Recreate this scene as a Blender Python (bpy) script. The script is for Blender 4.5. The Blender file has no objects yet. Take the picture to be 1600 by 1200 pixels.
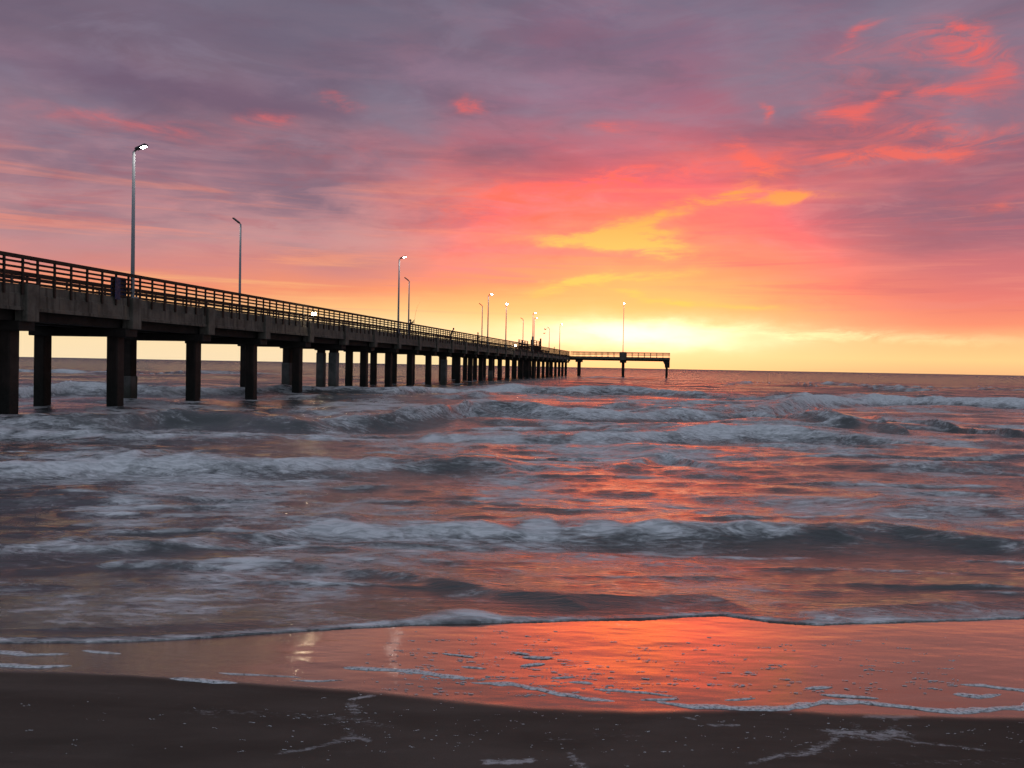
import bpy, bmesh, math, random
import numpy as np
from mathutils import Vector, Matrix

random.seed(7)
rng = np.random.RandomState(11)
S = bpy.context.scene
COL = S.collection
R = math.radians

# ------------------------------------------------------------------ camera
F = 1386.0                       # focal length in pixels of a 1600 px wide frame
CAM = Vector((0.0, 0.0, 2.4))
cam_data = bpy.data.cameras.new("camera")
cam_data.sensor_width = 36.0
cam_data.lens = F / 1600.0 * 36.0
cam_data.clip_start = 0.05
cam_data.clip_end = 30000.0
cam = bpy.data.objects.new("camera", cam_data)
COL.objects.link(cam)
CM = Matrix.Rotation(R(90 - 1.18), 4, 'X') @ Matrix.Rotation(R(1.07), 4, 'Z')
cam.matrix_world = Matrix.Translation(CAM) @ CM
S.camera = cam


def ray(px, py):
    return (CM.to_3x3() @ Vector(((px - 800) / F, -(py - 600) / F, -1.0))).normalized()


def azel(px, py):
    d = ray(px, py)
    return math.degrees(math.atan2(d.x, d.y)), math.degrees(math.asin(d.z))


def on_plane(px, py, z0=0.0, sy=0.0):
    """where the line of sight meets the plane z = z0 + sy * y"""
    d = ray(px, py)
    t = (z0 - CAM.z) / (d.z - sy * d.y)
    return CAM + d * t


# ------------------------------------------------------------------ node helpers
def lin(c):
    return tuple(((v / 255.0) / 12.92 if v / 255.0 <= 0.04045 else ((v / 255.0 + 0.055) / 1.055) ** 2.4) for v in c)


class NT:
    def __init__(s, tree):
        s.t = tree
        s.n = tree.nodes
        s.l = tree.links

    def node(s, typ, **kw):
        n = s.n.new(typ)
        for k, v in kw.items():
            setattr(n, k, v)
        return n

    def put(s, sock, v):
        if isinstance(v, E):
            s.l.new(v.s, sock)
        elif isinstance(v, (tuple, list)) and sock.type == 'RGBA':
            sock.default_value = (*v[:3], 1.0)
        else:
            sock.default_value = v

    def math(s, op, a, b=None, c=None, clamp=False):
        n = s.node('ShaderNodeMath', operation=op, use_clamp=clamp)
        s.put(n.inputs[0], a)
        if b is not None:
            s.put(n.inputs[1], b)
        if c is not None:
            s.put(n.inputs[2], c)
        return E(s, n.outputs[0])

    def mix(s, f, a, b, blend='MIX', clampf=True):
        n = s.node('ShaderNodeMix', data_type='RGBA', blend_type=blend)
        n.clamp_factor = clampf
        s.put(n.inputs[0], f)
        s.put(n.inputs[6], a)
        s.put(n.inputs[7], b)
        return E(s, n.outputs[2])

    def smooth(s, v, a, b, lo=0.0, hi=1.0, kind='SMOOTHSTEP'):
        n = s.node('ShaderNodeMapRange', interpolation_type=kind)
        s.put(n.inputs[0], v)
        for i, q in enumerate((a, b, lo, hi)):
            s.put(n.inputs[i + 1], q)
        return E(s, n.outputs[0])

    def vec(s, x, y, z):
        n = s.node('ShaderNodeCombineXYZ')
        for i, q in enumerate((x, y, z)):
            s.put(n.inputs[i], q)
        return E(s, n.outputs[0])

    def sep(s, v):
        n = s.node('ShaderNodeSeparateXYZ')
        s.put(n.inputs[0], v)
        return [E(s, o) for o in n.outputs]

    def noise(s, v, scale, detail=4.0, rough=0.5, dist=0.0, color=False):
        n = s.node('ShaderNodeTexNoise')
        s.put(n.inputs['Vector'], v)
        n.inputs['Scale'].default_value = scale
        n.inputs['Detail'].default_value = detail
        n.inputs['Roughness'].default_value = rough
        n.inputs['Distortion'].default_value = dist
        return E(s, n.outputs[1 if color else 0])

    def ramp(s, f, stops):
        n = s.node('ShaderNodeValToRGB')
        cr = n.color_ramp
        cr.interpolation = 'LINEAR'
        while len(cr.elements) < len(stops):
            cr.elements.new(0.5)
        for e, (p, c) in zip(cr.elements, stops):
            e.position = p
            e.color = (*c, 1.0)
        s.put(n.inputs[0], f)
        return E(s, n.outputs[0])


class E:
    def __init__(s, nt, sock):
        s.nt, s.s = nt, sock

    def __add__(s, o): return s.nt.math('ADD', s, o)
    __radd__ = __add__
    def __sub__(s, o): return s.nt.math('SUBTRACT', s, o)
    def __rsub__(s, o): return s.nt.math('SUBTRACT', o, s)
    def __mul__(s, o): return s.nt.math('MULTIPLY', s, o)
    __rmul__ = __mul__
    def __truediv__(s, o): return s.nt.math('DIVIDE', s, o)
    def exp(s): return s.nt.math('EXPONENT', s)


# ------------------------------------------------------------------ world: dawn sky with a broken cloud sheet
SUN_AZ, SUN_EL = 7.8, 2.2
world = bpy.data.worlds.new("World")
S.world = world
world.use_nodes = True
W = NT(world.node_tree)
W.n.clear()
tc = W.node('ShaderNodeTexCoord')
D = E(W, tc.outputs['Generated'])
dx, dy, dz = W.sep(D)
az = W.math('ARCTAN2', dx, dy) * (180 / math.pi)
el = W.math('ARCSINE', dz) * (180 / math.pi)
# cloud sheet coordinates (a flat layer seen in perspective)
den = W.math('MAXIMUM', dz, 0.0) + 0.11
P = W.vec(dx / den, dy / den, 0.0)
AE = W.vec(az * 0.055, el * 0.17, 0.0)           # angular coordinates, stretched sideways
n_big = W.noise(P, 0.9, 5.0, 0.55, 0.6)
n_mid = W.noise(AE, 1.3, 6.0, 0.55, 0.5)
n_fine = W.noise(W.vec(az * 0.10 - el * 0.04, el * 0.48, 3.7), 1.7, 9.0, 0.64, 0.7)
n_wisp = W.noise(W.vec(az * 0.13 + el * 0.05, el * 0.50, 9.1), 1.7, 9.0, 0.68, 1.1)
elw = el + (n_mid - 0.5) * 5.0 * W.smooth(el, 1.0, 9.0) + (n_big - 0.5) * 4.0 * W.smooth(el, 6.0, 14.0)
pos = W.smooth(elw, 0.0, 30.0, kind='LINEAR')


def sky_stops(lst):
    return [(e / 30.0, lin(c)) for e, c in lst]


left = W.ramp(pos, sky_stops([(0, (252, 226, 184)), (2.2, (253, 226, 176)), (3.4, (254, 196, 132)), (4.6, (242, 146, 112)),
                              (5.8, (214, 138, 132)), (7.2, (198, 146, 148)), (9.5, (176, 130, 140)), (12, (154, 116, 132)),
                              (15, (134, 108, 126)), (18, (118, 102, 122)), (22, (107, 100, 118)), (26, (104, 98, 120)), (30, (108, 104, 126))]))
mid = W.ramp(pos, sky_stops([(0, (254, 226, 150)), (1.6, (255, 238, 170)), (2.8, (255, 226, 150)), (4.0, (254, 196, 122)),
                             (5.4, (253, 158, 108)), (7.0, (250, 146, 116)), (9.0, (242, 128, 114)), (11.3, (220, 114, 116)), (13.5, (190, 100, 116)),
                             (16, (155, 102, 128)), (19, (138, 102, 130)), (22, (124, 104, 130)), (26, (112, 102, 126)), (30, (110, 104, 128))]))
right = W.ramp(pos, sky_stops([(0, (253, 190, 132)), (0.8, (253, 212, 142)), (1.8, (252, 196, 134)), (2.8, (250, 148, 116)),
                               (4.2, (234, 124, 116)), (6.0, (208, 116, 122)), (8.5, (186, 108, 122)), (11, (172, 102, 120)),
                               (14, (170, 96, 114)), (17, (150, 92, 114)), (20, (130, 94, 118)), (24, (116, 98, 122)), (30, (108, 102, 124))]))
wl = W.smooth(az, 4.0, -13.0)
wr = W.smooth(az, 7.0, 28.0)
sky = W.mix(wl, mid, left)
sky = W.mix(wr, sky, right)

# uneven thickness of the sheet: violet-grey bellies, pinker thin places
up = W.smooth(el, 4.5, 10.0)
belly = W.smooth(n_big + (n_mid - 0.5) * 0.6, 0.42, 0.66) * up
sky = W.mix(belly * 0.55, sky, lin((112, 98, 122)))
thin = W.smooth(n_big + (n_fine - 0.5) * 0.5, 0.50, 0.30) * up
sky = W.mix(thin * 0.40, sky, W.mix(W.smooth(el, 8.0, 18.0), lin((232, 120, 118)), lin((158, 128, 150))))
streak = W.smooth(n_fine, 0.40, 0.70)
sky = W.mix(streak * 0.14 * up, sky, W.mix(W.smooth(az, -14.0, 2.0), lin((168, 118, 132)), lin((206, 104, 112))))
comb = W.smooth(n_fine + (n_mid - 0.5) * 0.4, 0.52, 0.36)
sky = W.mix(comb * 0.20 * up, sky, lin((104, 92, 116)))


wv_ = W.node('ShaderNodeTexNoise')
W.put(wv_.inputs['Vector'], W.vec(az * 0.22, el * 0.5, 5.5))
wv_.inputs['Scale'].default_value = 1.0
wv_.inputs['Detail'].default_value = 6.0
wv_.inputs['Roughness'].default_value = 0.6
wr_, wg_, wb_ = W.sep(E(W, wv_.outputs[1]))
az_b = az + (wr_ - 0.5) * 4.2
el_b = el + (wg_ - 0.5) * 1.7


def blob(px, py, wx, wy, rot=0.0):
    """soft elliptical patch of cloud centred on a direction (half sizes in degrees)"""
    a0, e0 = azel(px, py)
    c, s_ = math.cos(R(rot)), math.sin(R(rot))
    a, b = az_b - a0, el_b - e0
    u = (a * c + b * s_) * (1.0 / wx)
    v = (b * c - a * s_) * (1.0 / wy)
    return (0.0 - (u * u + v * v)).exp()


def patches(lst):
    tot = None
    for (px, py, wx, wy, rot, k) in lst:
        b = blob(px, py, wx, wy, rot) * k
        tot = b if tot is None else tot + b
    return tot


# long flat streaks in the lit part of the sheet
n_str = W.noise(W.vec(az * 0.035 + el * 0.03, el * 0.75, 1.3), 1.5, 8.0, 0.6, 0.5)
lowz = W.smooth(el, 2.6, 4.2) * W.smooth(el, 15.0, 8.0)
sky = W.mix(W.smooth(n_str, 0.50, 0.68) * lowz * 0.50, sky, W.mix(W.smooth(az, 6.0, 22.0), W.mix(W.smooth(el, 4.0, 7.5), lin((255, 200, 130)), lin((250, 146, 118))), lin((238, 140, 128))))
sky = W.mix(W.smooth(n_str, 0.48, 0.30) * lowz * 0.55, sky, W.mix(W.smooth(az, -6.0, 20.0), lin((202, 134, 140)), lin((200, 104, 114))))
# lumpy underside high up: blue-grey swells against violet hollows
n_lump = W.noise(W.vec(dx / den, dy / den * 0.8, 2.2), 1.5, 4.0, 0.48, 0.3)
hi = W.smooth(el, 8.5, 15.0)
sky = W.mix(W.smooth(n_lump, 0.48, 0.64) * hi * 0.55, sky, lin((126, 122, 143)))
sky = W.mix(W.smooth(n_lump, 0.50, 0.34) * hi * 0.50, sky, lin((108, 90, 110)))
# peach haze over the bright slot
sky = W.mix(blob(1030, 462, 6.5, 1.7, -4) * 0.7, sky, lin((254, 194, 118)))
# mottling
n_mot = W.noise(W.vec(dx / den * 0.8, dy / den, 6.2), 3.4, 7.0, 0.62, 0.5)
sky = W.mix(W.smooth(n_mot, 0.50, 0.68) * W.smooth(el, 5.0, 9.0) * 0.26, sky, W.mix(W.smooth(el, 8.0, 16.0), lin((222, 150, 150)), lin((148, 138, 160))))
sky = W.mix(W.smooth(n_mot, 0.50, 0.34) * W.smooth(el, 5.0, 9.0) * 0.30, sky, W.mix(W.smooth(el, 8.0, 16.0), lin((176, 92, 104)), lin((98, 82, 104))))
# bluish grey upper edge
sky = W.mix(W.smooth(elw, 13.0, 24.0) * W.smooth(n_mid, 0.62, 0.40) * 0.55, sky, lin((112, 110, 132)))
# dark violet bars
dark = patches([(450, 165, 5.5, 0.9, 0, .9), (150, 120, 9, 1.5, -2, .8), (940, 60, 8, 1.3, 0, .55), (1180, 205, 6, 1.4, 6, .6), (330, 45, 9, 1.6, 0, .5),
                (620, 285, 6, .8, -5, .5), (1540, 300, 5, 1.3, 3, .5), (1450, 380, 6, .9, -2, .5), (120, 345, 6, .6, 0, .35), (1570, 130, 3, 1.6, 0, .5)])
sky = W.mix(W.smooth(dark * (n_mid * 0.9 + n_fine * 0.6), 0.15, 0.85) * 0.62, sky, lin((104, 84, 110)))
# pale grey-lilac breaks
pale = patches([(900, 140, 7, 1.6, 5, .8), (700, 110, 5, 1.2, 0, .7), (430, 130, 4, 1.0, 0, .5), (560, 370, 7, 1.2, 0, .8), (1000, 215, 5, 1.4, 8, .6), (160, 370, 6, .9, 0, .6),
                (60, 270, 4, 1.0, 0, .4), (1330, 300, 5, 1.0, 0, .5)])
sky = W.mix(W.smooth(pale * (n_mid * 0.8 + n_fine * 0.7), 0.1, 0.9) * 0.55, sky, W.mix(W.smooth(el, 7.0, 15.0), lin((206, 152, 152)), lin((152, 128, 152))))
# coral lit wisps
coral = patches([(741, 163, 1.0, .5, -18, .85), (535, 158, 1.2, .42, -12, .75), (415, 184, 1.8, .55, 5, .5), (200, 190, 5, .45, 0, .35),
                 (1515, 82, 2.2, .8, -22, .85), (1490, 50, 1.8, .7, -20, .6), (1560, 125, 1.8, .6, 15, .6), (1350, 48, 1.4, .5, 30, .5),
                 (1395, 245, 4.2, .45, -4, 1.2), (1330, 180, 1.6, .7, -8, .8), (1380, 155, .9, .4, 30, .8), (1475, 145, 2.2, .4, -10, .7), (1530, 220, 3.0, .55, 4, .8),
                 (1460, 200, 2.0, .5, 0, .6), (1193, 172, .35, .55, 30, .8), (955, 202, 1.4, .4, 0, .7), (960, 278, 3.6, .6, 7, 1.1), (1180, 250, 1.7, .5, -30, .9),
                 (720, 345, 8, .5, 3, .35), (820, 310, 7, .8, 4, .45), (700, 400, 6, .5, 0, .4), (1560, 322, 2, .4, 0, .5), (900, 335, 6, 1.2, 0, .45), (1300, 470, 6, 1.0, -4, .35), (1420, 190, 8, 4.2, 8, .30), (1130, 262, 7, 1.8, 4, .40), (1340, 95, 7, 1.6, 5, .25), (640, 250, 9, 1.6, -3, .22), (250, 215, 9, 1.2, 0, .22), (760, 300, 8, 1.5, 3, .2)])
cm = W.smooth(coral * (n_wisp * 4.0 - 1.30), 0.0, 1.25)
sky = W.mix(cm * 0.92, sky, W.mix(W.smooth(el, 6.0, 17.0), lin((246, 114, 94)), lin((234, 100, 98))))
# golden lit wisps above the sun
gold = patches([(930, 372, 4.6, .42, 4, 1.1), (1010, 382, 3.2, .8, -9, 1.2), (985, 352, 2.6, .45, 14, .9), (1200, 308, 3.8, .42, 0, 1.25), (1150, 296, 2.4, .5, 22, .8),
                (1060, 322, 2.4, .4, 10, .6), (960, 436, 4.4, .35, 6, 1.0), (880, 447, 2.2, .35, 14, .9), (1010, 466, 3.6, .28, -6, .9), (1150, 480, 5, .3, -5, .5),
                (1060, 475, 1.0, .3, -10, .8)])
gm = W.smooth(gold * (n_wisp * 3.0 + n_fine * 2.6 - 1.95), 0.02, 1.15)
sky = W.mix(gm * 0.88, sky, W.mix(W.smooth(el, 6.5, 11.5), lin((255, 206, 104)), lin((255, 158, 78))))
# bright clear slot over the horizon where the sun is about to come out
slot = (0.0 - ((az_b - SUN_AZ) * (1 / 6.5)) * ((az_b - SUN_AZ) * (1 / 6.5)) - ((el_b - 2.2) * (1 / 0.8)) * ((el_b - 2.2) * (1 / 0.8))).exp()
slot = slot * W.smooth(n_fine, 0.25, 0.6, 0.55, 1.0)
wide = (0.0 - ((az - SUN_AZ) * (1 / 8.0)) * ((az - SUN_AZ) * (1 / 8.0)) - ((el - 6.0) * (1 / 4.3)) * ((el - 6.0) * (1 / 4.3))).exp()
low_bar = blob(1290, 520, 8, .35, -2) * W.smooth(n_wisp, 0.35, 0.6)
sky = W.mix(slot, sky, (1.6, 0.75, 0.62), blend='ADD')
sky = W.mix(wide, sky, (2.8, 0.03, 0.0), blend='ADD')
sky = W.mix(low_bar, sky, (0.3, 0.3, 0.16), blend='ADD')

# overhead and towards the land the cloud sheet goes over into plain blue-grey dawn light
away = W.smooth(W.math('ABSOLUTE', az), 45.0, 120.0)
sky = W.mix(away, sky, (0.34, 0.41, 0.49))
zen = W.smooth(el, 22.0, 55.0)
sky = W.mix(zen, sky, W.mix(W.smooth(n_big, 0.35, 0.65), (0.32, 0.36, 0.45), (0.26, 0.28, 0.36)))
below = W.smooth(el, -0.5, -4.0)
sky = W.mix(below, sky, (0.10, 0.08, 0.08))

nish = W.node('ShaderNodeTexSky', sky_type='NISHITA')
nish.sun_disc = False
nish.sun_elevation = R(SUN_EL)
nish.sun_rotation = R(SUN_AZ)
nish.air_density = 1.4
nish.dust_density = 2.0
bg1 = W.node('ShaderNodeBackground')
W.put(bg1.inputs[0], E(W, nish.outputs[0]))
bg1.inputs[1].default_value = 0.006
bg2 = W.node('ShaderNodeBackground')
W.put(bg2.inputs[0], sky)
bg2.inputs[1].default_value = 1.0
addw = W.node('ShaderNodeAddShader')
W.l.new(bg1.outputs[0], addw.inputs[0])
W.l.new(bg2.outputs[0], addw.inputs[1])
wo = W.node('ShaderNodeOutputWorld')
W.l.new(addw.outputs[0], wo.inputs[0])

# the sun, still veiled, low over the sea
sl = bpy.data.lights.new("sun", 'SUN')
sl.energy = 0.2
sl.angle = R(60.0)
sl.color = (1.0, 0.42, 0.16)
sun = bpy.data.objects.new("sun", sl)
COL.objects.link(sun)
sd = Vector((math.sin(R(SUN_AZ)) * math.cos(R(SUN_EL)), math.cos(R(SUN_AZ)) * math.cos(R(SUN_EL)), math.sin(R(SUN_EL))))
sun.rotation_euler = sd.to_track_quat('Z', 'Y').to_euler()

S.view_settings.view_transform = 'Standard'
S.view_settings.look = 'None'
S.view_settings.exposure = 0.0
S.view_settings.gamma = 1.0
S.view_settings.use_curve_mapping = False
S.cycles.max_bounces = 4
S.cycles.use_adaptive_sampling = True
S.cycles.adaptive_threshold = 0.025
S.cycles.adaptive_min_samples = 20
S.cycles.sample_clamp_indirect = 6.0
S.cycles.use_denoising = True


# ------------------------------------------------------------------ object helpers
def tag(o, label=None, cat=None, group=None, kind=None):
    for k, v in (("label", label), ("category", cat), ("group", group), ("kind", kind)):
        if v:
            o[k] = v
    return o


def empty(name, loc=(0, 0, 0), rz=0.0, parent=None):
    o = bpy.data.objects.new(name, None)
    COL.objects.link(o)
    o.location = loc
    o.rotation_euler = (0, 0, rz)
    o.empty_display_size = 0.2
    o.parent = parent
    return o


def link(name, me, mat=None, parent=None, loc=(0, 0, 0), rot=(0, 0, 0)):
    o = bpy.data.objects.new(name, me)
    COL.objects.link(o)
    if mat is not None and not me.materials:
        me.materials.append(mat)
    o.parent = parent
    o.location = loc
    o.rotation_euler = rot
    return o


def box_bm(bm, x0, x1, y0, y1, z0, z1, bevel=0.0):
    r = bmesh.ops.create_cube(bm, size=1.0)
    vs = r['verts']
    for v in vs:
        v.co = Vector(((x0 + x1) / 2 + v.co.x * (x1 - x0), (y0 + y1) / 2 + v.co.y * (y1 - y0), (z0 + z1) / 2 + v.co.z * (z1 - z0)))
    if bevel > 0:
        es = list({e for v in vs for e in v.link_edges})
        bmesh.ops.bevel(bm, geom=es, offset=bevel, segments=1, affect='EDGES')


def bm_mesh(bm, name, smooth=False):
    me = bpy.data.meshes.new(name)
    bm.to_mesh(me)
    bm.free()
    if smooth:
        for p in me.polygons:
            p.use_smooth = True
    return me


def box_me(name, x0, x1, y0, y1, z0, z1, bevel=0.0):
    bm = bmesh.new()
    box_bm(bm, x0, x1, y0, y1, z0, z1, bevel)
    return bm_mesh(bm, name)


def tube_bm(bm, pts, radii, seg=10, cap=True):
    rings = []
    n = len(pts)
    for i, p in enumerate(pts):
        p = Vector(p)
        d = (Vector(pts[min(i + 1, n - 1)]) - Vector(pts[max(i - 1, 0)])).normalized()
        a = d.orthogonal().normalized() if i == 0 else (prev_a - d * prev_a.dot(d)).normalized()
        prev_a = a
        b = d.cross(a)
        rings.append([bm.verts.new(p + (a * math.cos(2 * math.pi * k / seg) + b * math.sin(2 * math.pi * k / seg)) * radii[i]) for k in range(seg)])
    for r0, r1 in zip(rings, rings[1:]):
        for k in range(seg):
            bm.faces.new((r0[k], r0[(k + 1) % seg], r1[(k + 1) % seg], r1[k])).smooth = True
    if cap:
        bm.faces.new(list(reversed(rings[0])))
        bm.faces.new(rings[-1])


# ------------------------------------------------------------------ materials
def material(name):
    m = bpy.data.materials.new(name)
    m.use_nodes = True
    t = NT(m.node_tree)
    b = t.n['Principled BSDF']
    return m, t, b


def weathered(name, c1, c2, scale=2.0, rough=0.85, streaks=0.0, bump=0.2, low_dark=None, spec=0.3):
    m, t, b = material(name)
    g = t.node('ShaderNodeNewGeometry')
    p = E(t, g.outputs['Position'])
    n1 = t.noise(p, scale, 6.0, 0.6)
    n2 = t.noise(p, scale * 9, 5.0, 0.6)
    x, y, z = t.sep(p)
    col = t.mix(t.smooth(n1 * 0.7 + n2 * 0.3, 0.36, 0.64), c1, c2)
    if streaks:
        st = t.noise(t.vec(x * 2.6, y * 2.6, z * 0.12), 1.6, 5.0, 0.6)
        col = t.mix(t.smooth(st, 0.50, 0.70) * streaks, col, tuple(v * 0.35 for v in c1))
        st2 = t.noise(t.vec(x * 1.4 + 7, y * 1.4, z * 0.5), 1.1, 5.0, 0.6)
        col = t.mix(t.smooth(st2, 0.55, 0.75) * streaks * 0.6, col, (c2[0] * 1.25, c2[1] * 1.05, c2[2] * 0.85))
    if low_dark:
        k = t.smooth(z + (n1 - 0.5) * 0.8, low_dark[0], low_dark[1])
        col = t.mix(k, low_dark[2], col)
    t.put(b.inputs['Base Color'], col)
    t.put(b.inputs['Roughness'], t.smooth(n2, 0.3, 0.7, rough - 0.12, min(1.0, rough + 0.1)))
    b.inputs['Specular IOR Level'].default_value = spec
    bn = t.node('ShaderNodeBump')
    bn.inputs['Strength'].default_value = bump
    bn.inputs['Distance'].default_value = 0.02
    t.put(bn.inputs['Height'], n2)
    t.l.new(bn.outputs[0], b.inputs['Normal'])
    return m


M = {}
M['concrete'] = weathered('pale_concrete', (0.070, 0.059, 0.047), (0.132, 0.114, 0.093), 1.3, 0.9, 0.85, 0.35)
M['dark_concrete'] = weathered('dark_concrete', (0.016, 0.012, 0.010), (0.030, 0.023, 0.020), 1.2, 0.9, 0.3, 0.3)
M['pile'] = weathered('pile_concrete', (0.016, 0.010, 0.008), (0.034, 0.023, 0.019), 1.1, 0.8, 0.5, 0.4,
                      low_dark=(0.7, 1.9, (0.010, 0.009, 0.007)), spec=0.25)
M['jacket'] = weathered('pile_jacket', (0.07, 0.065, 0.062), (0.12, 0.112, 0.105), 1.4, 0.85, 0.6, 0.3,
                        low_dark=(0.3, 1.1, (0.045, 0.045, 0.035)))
M['wood'] = weathered('weathered_timber', (0.020, 0.010, 0.007), (0.040, 0.021, 0.014), 3.0, 0.8, 0.4, 0.35)
M['metal'] = weathered('galvanised_steel', (0.28, 0.29, 0.31), (0.34, 0.35, 0.37), 0.12, 0.8, 0.0, 0.0, spec=0.1)
M['dark_metal'] = weathered('dark_lamp_housing', (0.03, 0.03, 0.032), (0.05, 0.05, 0.052), 6.0, 0.5, 0.0, 0.05, spec=0.5)
M['navy'] = weathered('navy_paint', (0.012, 0.020, 0.055), (0.020, 0.032, 0.085), 4.0, 0.6, 0.2, 0.1)
M['cloth_dark'] = weathered('dark_clothing', (0.012, 0.011, 0.013), (0.025, 0.022, 0.026), 8.0, 0.95, 0.0, 0.2)
M['cloth_blue'] = weathered('navy_clothing', (0.015, 0.018, 0.035), (0.025, 0.03, 0.055), 8.0, 0.95, 0.0, 0.2)
M['skin'] = weathered('skin', (0.30, 0.18, 0.13), (0.36, 0.22, 0.16), 10.0, 0.6, 0.0, 0.05)
M['bird'] = weathered('gull_grey', (0.10, 0.10, 0.10), (0.22, 0.22, 0.22), 10.0, 0.8, 0.0, 0.1)


def emitter(name, col, st):
    m, t, b = material(name)
    t.put(b.inputs['Base Color'], (0.8, 0.8, 0.8))
    t.put(b.inputs['Emission Color'], col)
    b.inputs['Emission Strength'].default_value = st
    return m


M['lamp_white'] = emitter('lamp_light', (1.0, 0.95, 0.86), 130.0)
M['lamp_far'] = emitter('beacon_light', (1.0, 0.93, 0.80), 160.0)
M['flood'] = emitter('flood_light', (1.0, 0.84, 0.55), 120.0)


# ------------------------------------------------------------------ numpy noise
TAB = rng.rand(256, 256)


def vnoise(x, y):
    xi = np.floor(x).astype(np.int64)
    yi = np.floor(y).astype(np.int64)
    fx = x - xi
    fy = y - yi
    fx = fx * fx * (3 - 2 * fx)
    fy = fy * fy * (3 - 2 * fy)
    a = TAB[xi & 255, yi & 255]
    b = TAB[(xi + 1) & 255, yi & 255]
    c = TAB[xi & 255, (yi + 1) & 255]
    d = TAB[(xi + 1) & 255, (yi + 1) & 255]
    return (a * (1 - fx) + b * fx) * (1 - fy) + (c * (1 - fx) + d * fx) * fy


def fbm(x, y, o=4):
    r = 0.0
    amp = 0.5
    tot = 0.0
    for i in range(o):
        r = r + amp * vnoise(x * 2 ** i + 17.3 * i, y * 2 ** i + 9.1 * i)
        tot += amp
        amp *= 0.5
    return r / tot


def sstep(v, a, b):
    t = np.clip((v - a) / (b - a), 0, 1)
    return t * t * (3 - 2 * t)


# ------------------------------------------------------------------ shore profile
Y0, Z0, SB = 6.5, 0.23, 0.076        # the swash line: distance, height, beach slope


def sand_z(y, x=0.0):
    y = np.asarray(y, float)
    # the beach face steepens a little towards the pier
    z = Z0 + SB * (Y0 - y) - 0.045 * sstep(-np.asarray(x, float), 1.0, 3.0) * 1.3 * np.tanh((y - 6.3) / 1.3)
    z = np.where(y < -6, Z0 + SB * (Y0 + 6) + 0.9 * (1 - np.exp((y + 6) / 7.0)), z)
    return np.where(y > 14, Z0 + SB * (Y0 - 14) - 0.03 * (y - 14), z)


def sea_base(y):
    t = np.clip((y - Y0) / 9.0, 0, 1)
    return np.where(y < Y0, Z0 + SB * (Y0 - y), Z0 * (1 - t) ** 2)


def beach_pt(px, py):
    return on_plane(px, py, Z0 + SB * Y0, -SB)


def curve_beach(pts):
    w = [beach_pt(*p) for p in pts]
    return np.array([p.x for p in w]), np.array([p.y for p in w])


def ev(c, x):
    """evaluate a shoreline-like curve y(x), carried on flat beyond its ends"""
    return np.interp(x, c[0], c[1])


EDGE = curve_beach([(-250, 1004), (0, 1001), (150, 999), (300, 993), (400, 987), (560, 981), (640, 977), (700, 975), (820, 973), (900, 970),
                    (1000, 968), (1130, 962), (1200, 972), (1280, 977), (1400, 973), (1600, 966), (1850, 960)])
WET = curve_beach([(-250, 1050), (0, 1056), (100, 1059), (200, 1063), (300, 1068), (400, 1073), (500, 1079), (600, 1087), (700, 1098),
                   (800, 1108), (900, 1114), (1000, 1117), (1100, 1114), (1200, 1112), (1300, 1119), (1450, 1124), (1600, 1126), (1850, 1128)])


def mesh_grid(name, X, Y, Z, attrs):
    nr, nc = X.shape
    co = np.stack([X, Y, Z], -1).reshape(-1, 3).astype(np.float32)
    me = bpy.data.meshes.new(name)
    me.vertices.add(nr * nc)
    me.vertices.foreach_set('co', co.ravel())
    i = np.arange(nr * nc).reshape(nr, nc)
    q = np.stack([i[:-1, :-1], i[:-1, 1:], i[1:, 1:], i[1:, :-1]], -1).reshape(-1, 4)
    nf = len(q)
    me.loops.add(nf * 4)
    me.loops.foreach_set('vertex_index', q.ravel().astype(np.int32))
    me.polygons.add(nf)
    me.polygons.foreach_set('loop_start', (np.arange(nf) * 4).astype(np.int32))
    me.polygons.foreach_set('loop_total', np.full(nf, 4, np.int32))
    me.polygons.foreach_set('use_smooth', np.ones(nf, bool))
    for k, v in attrs.items():
        a = me.attributes.new(k, 'FLOAT', 'POINT')
        a.data.foreach_set('value', v.reshape(-1).astype(np.float32))
    me.update()
    me.validate()
    return me


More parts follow.
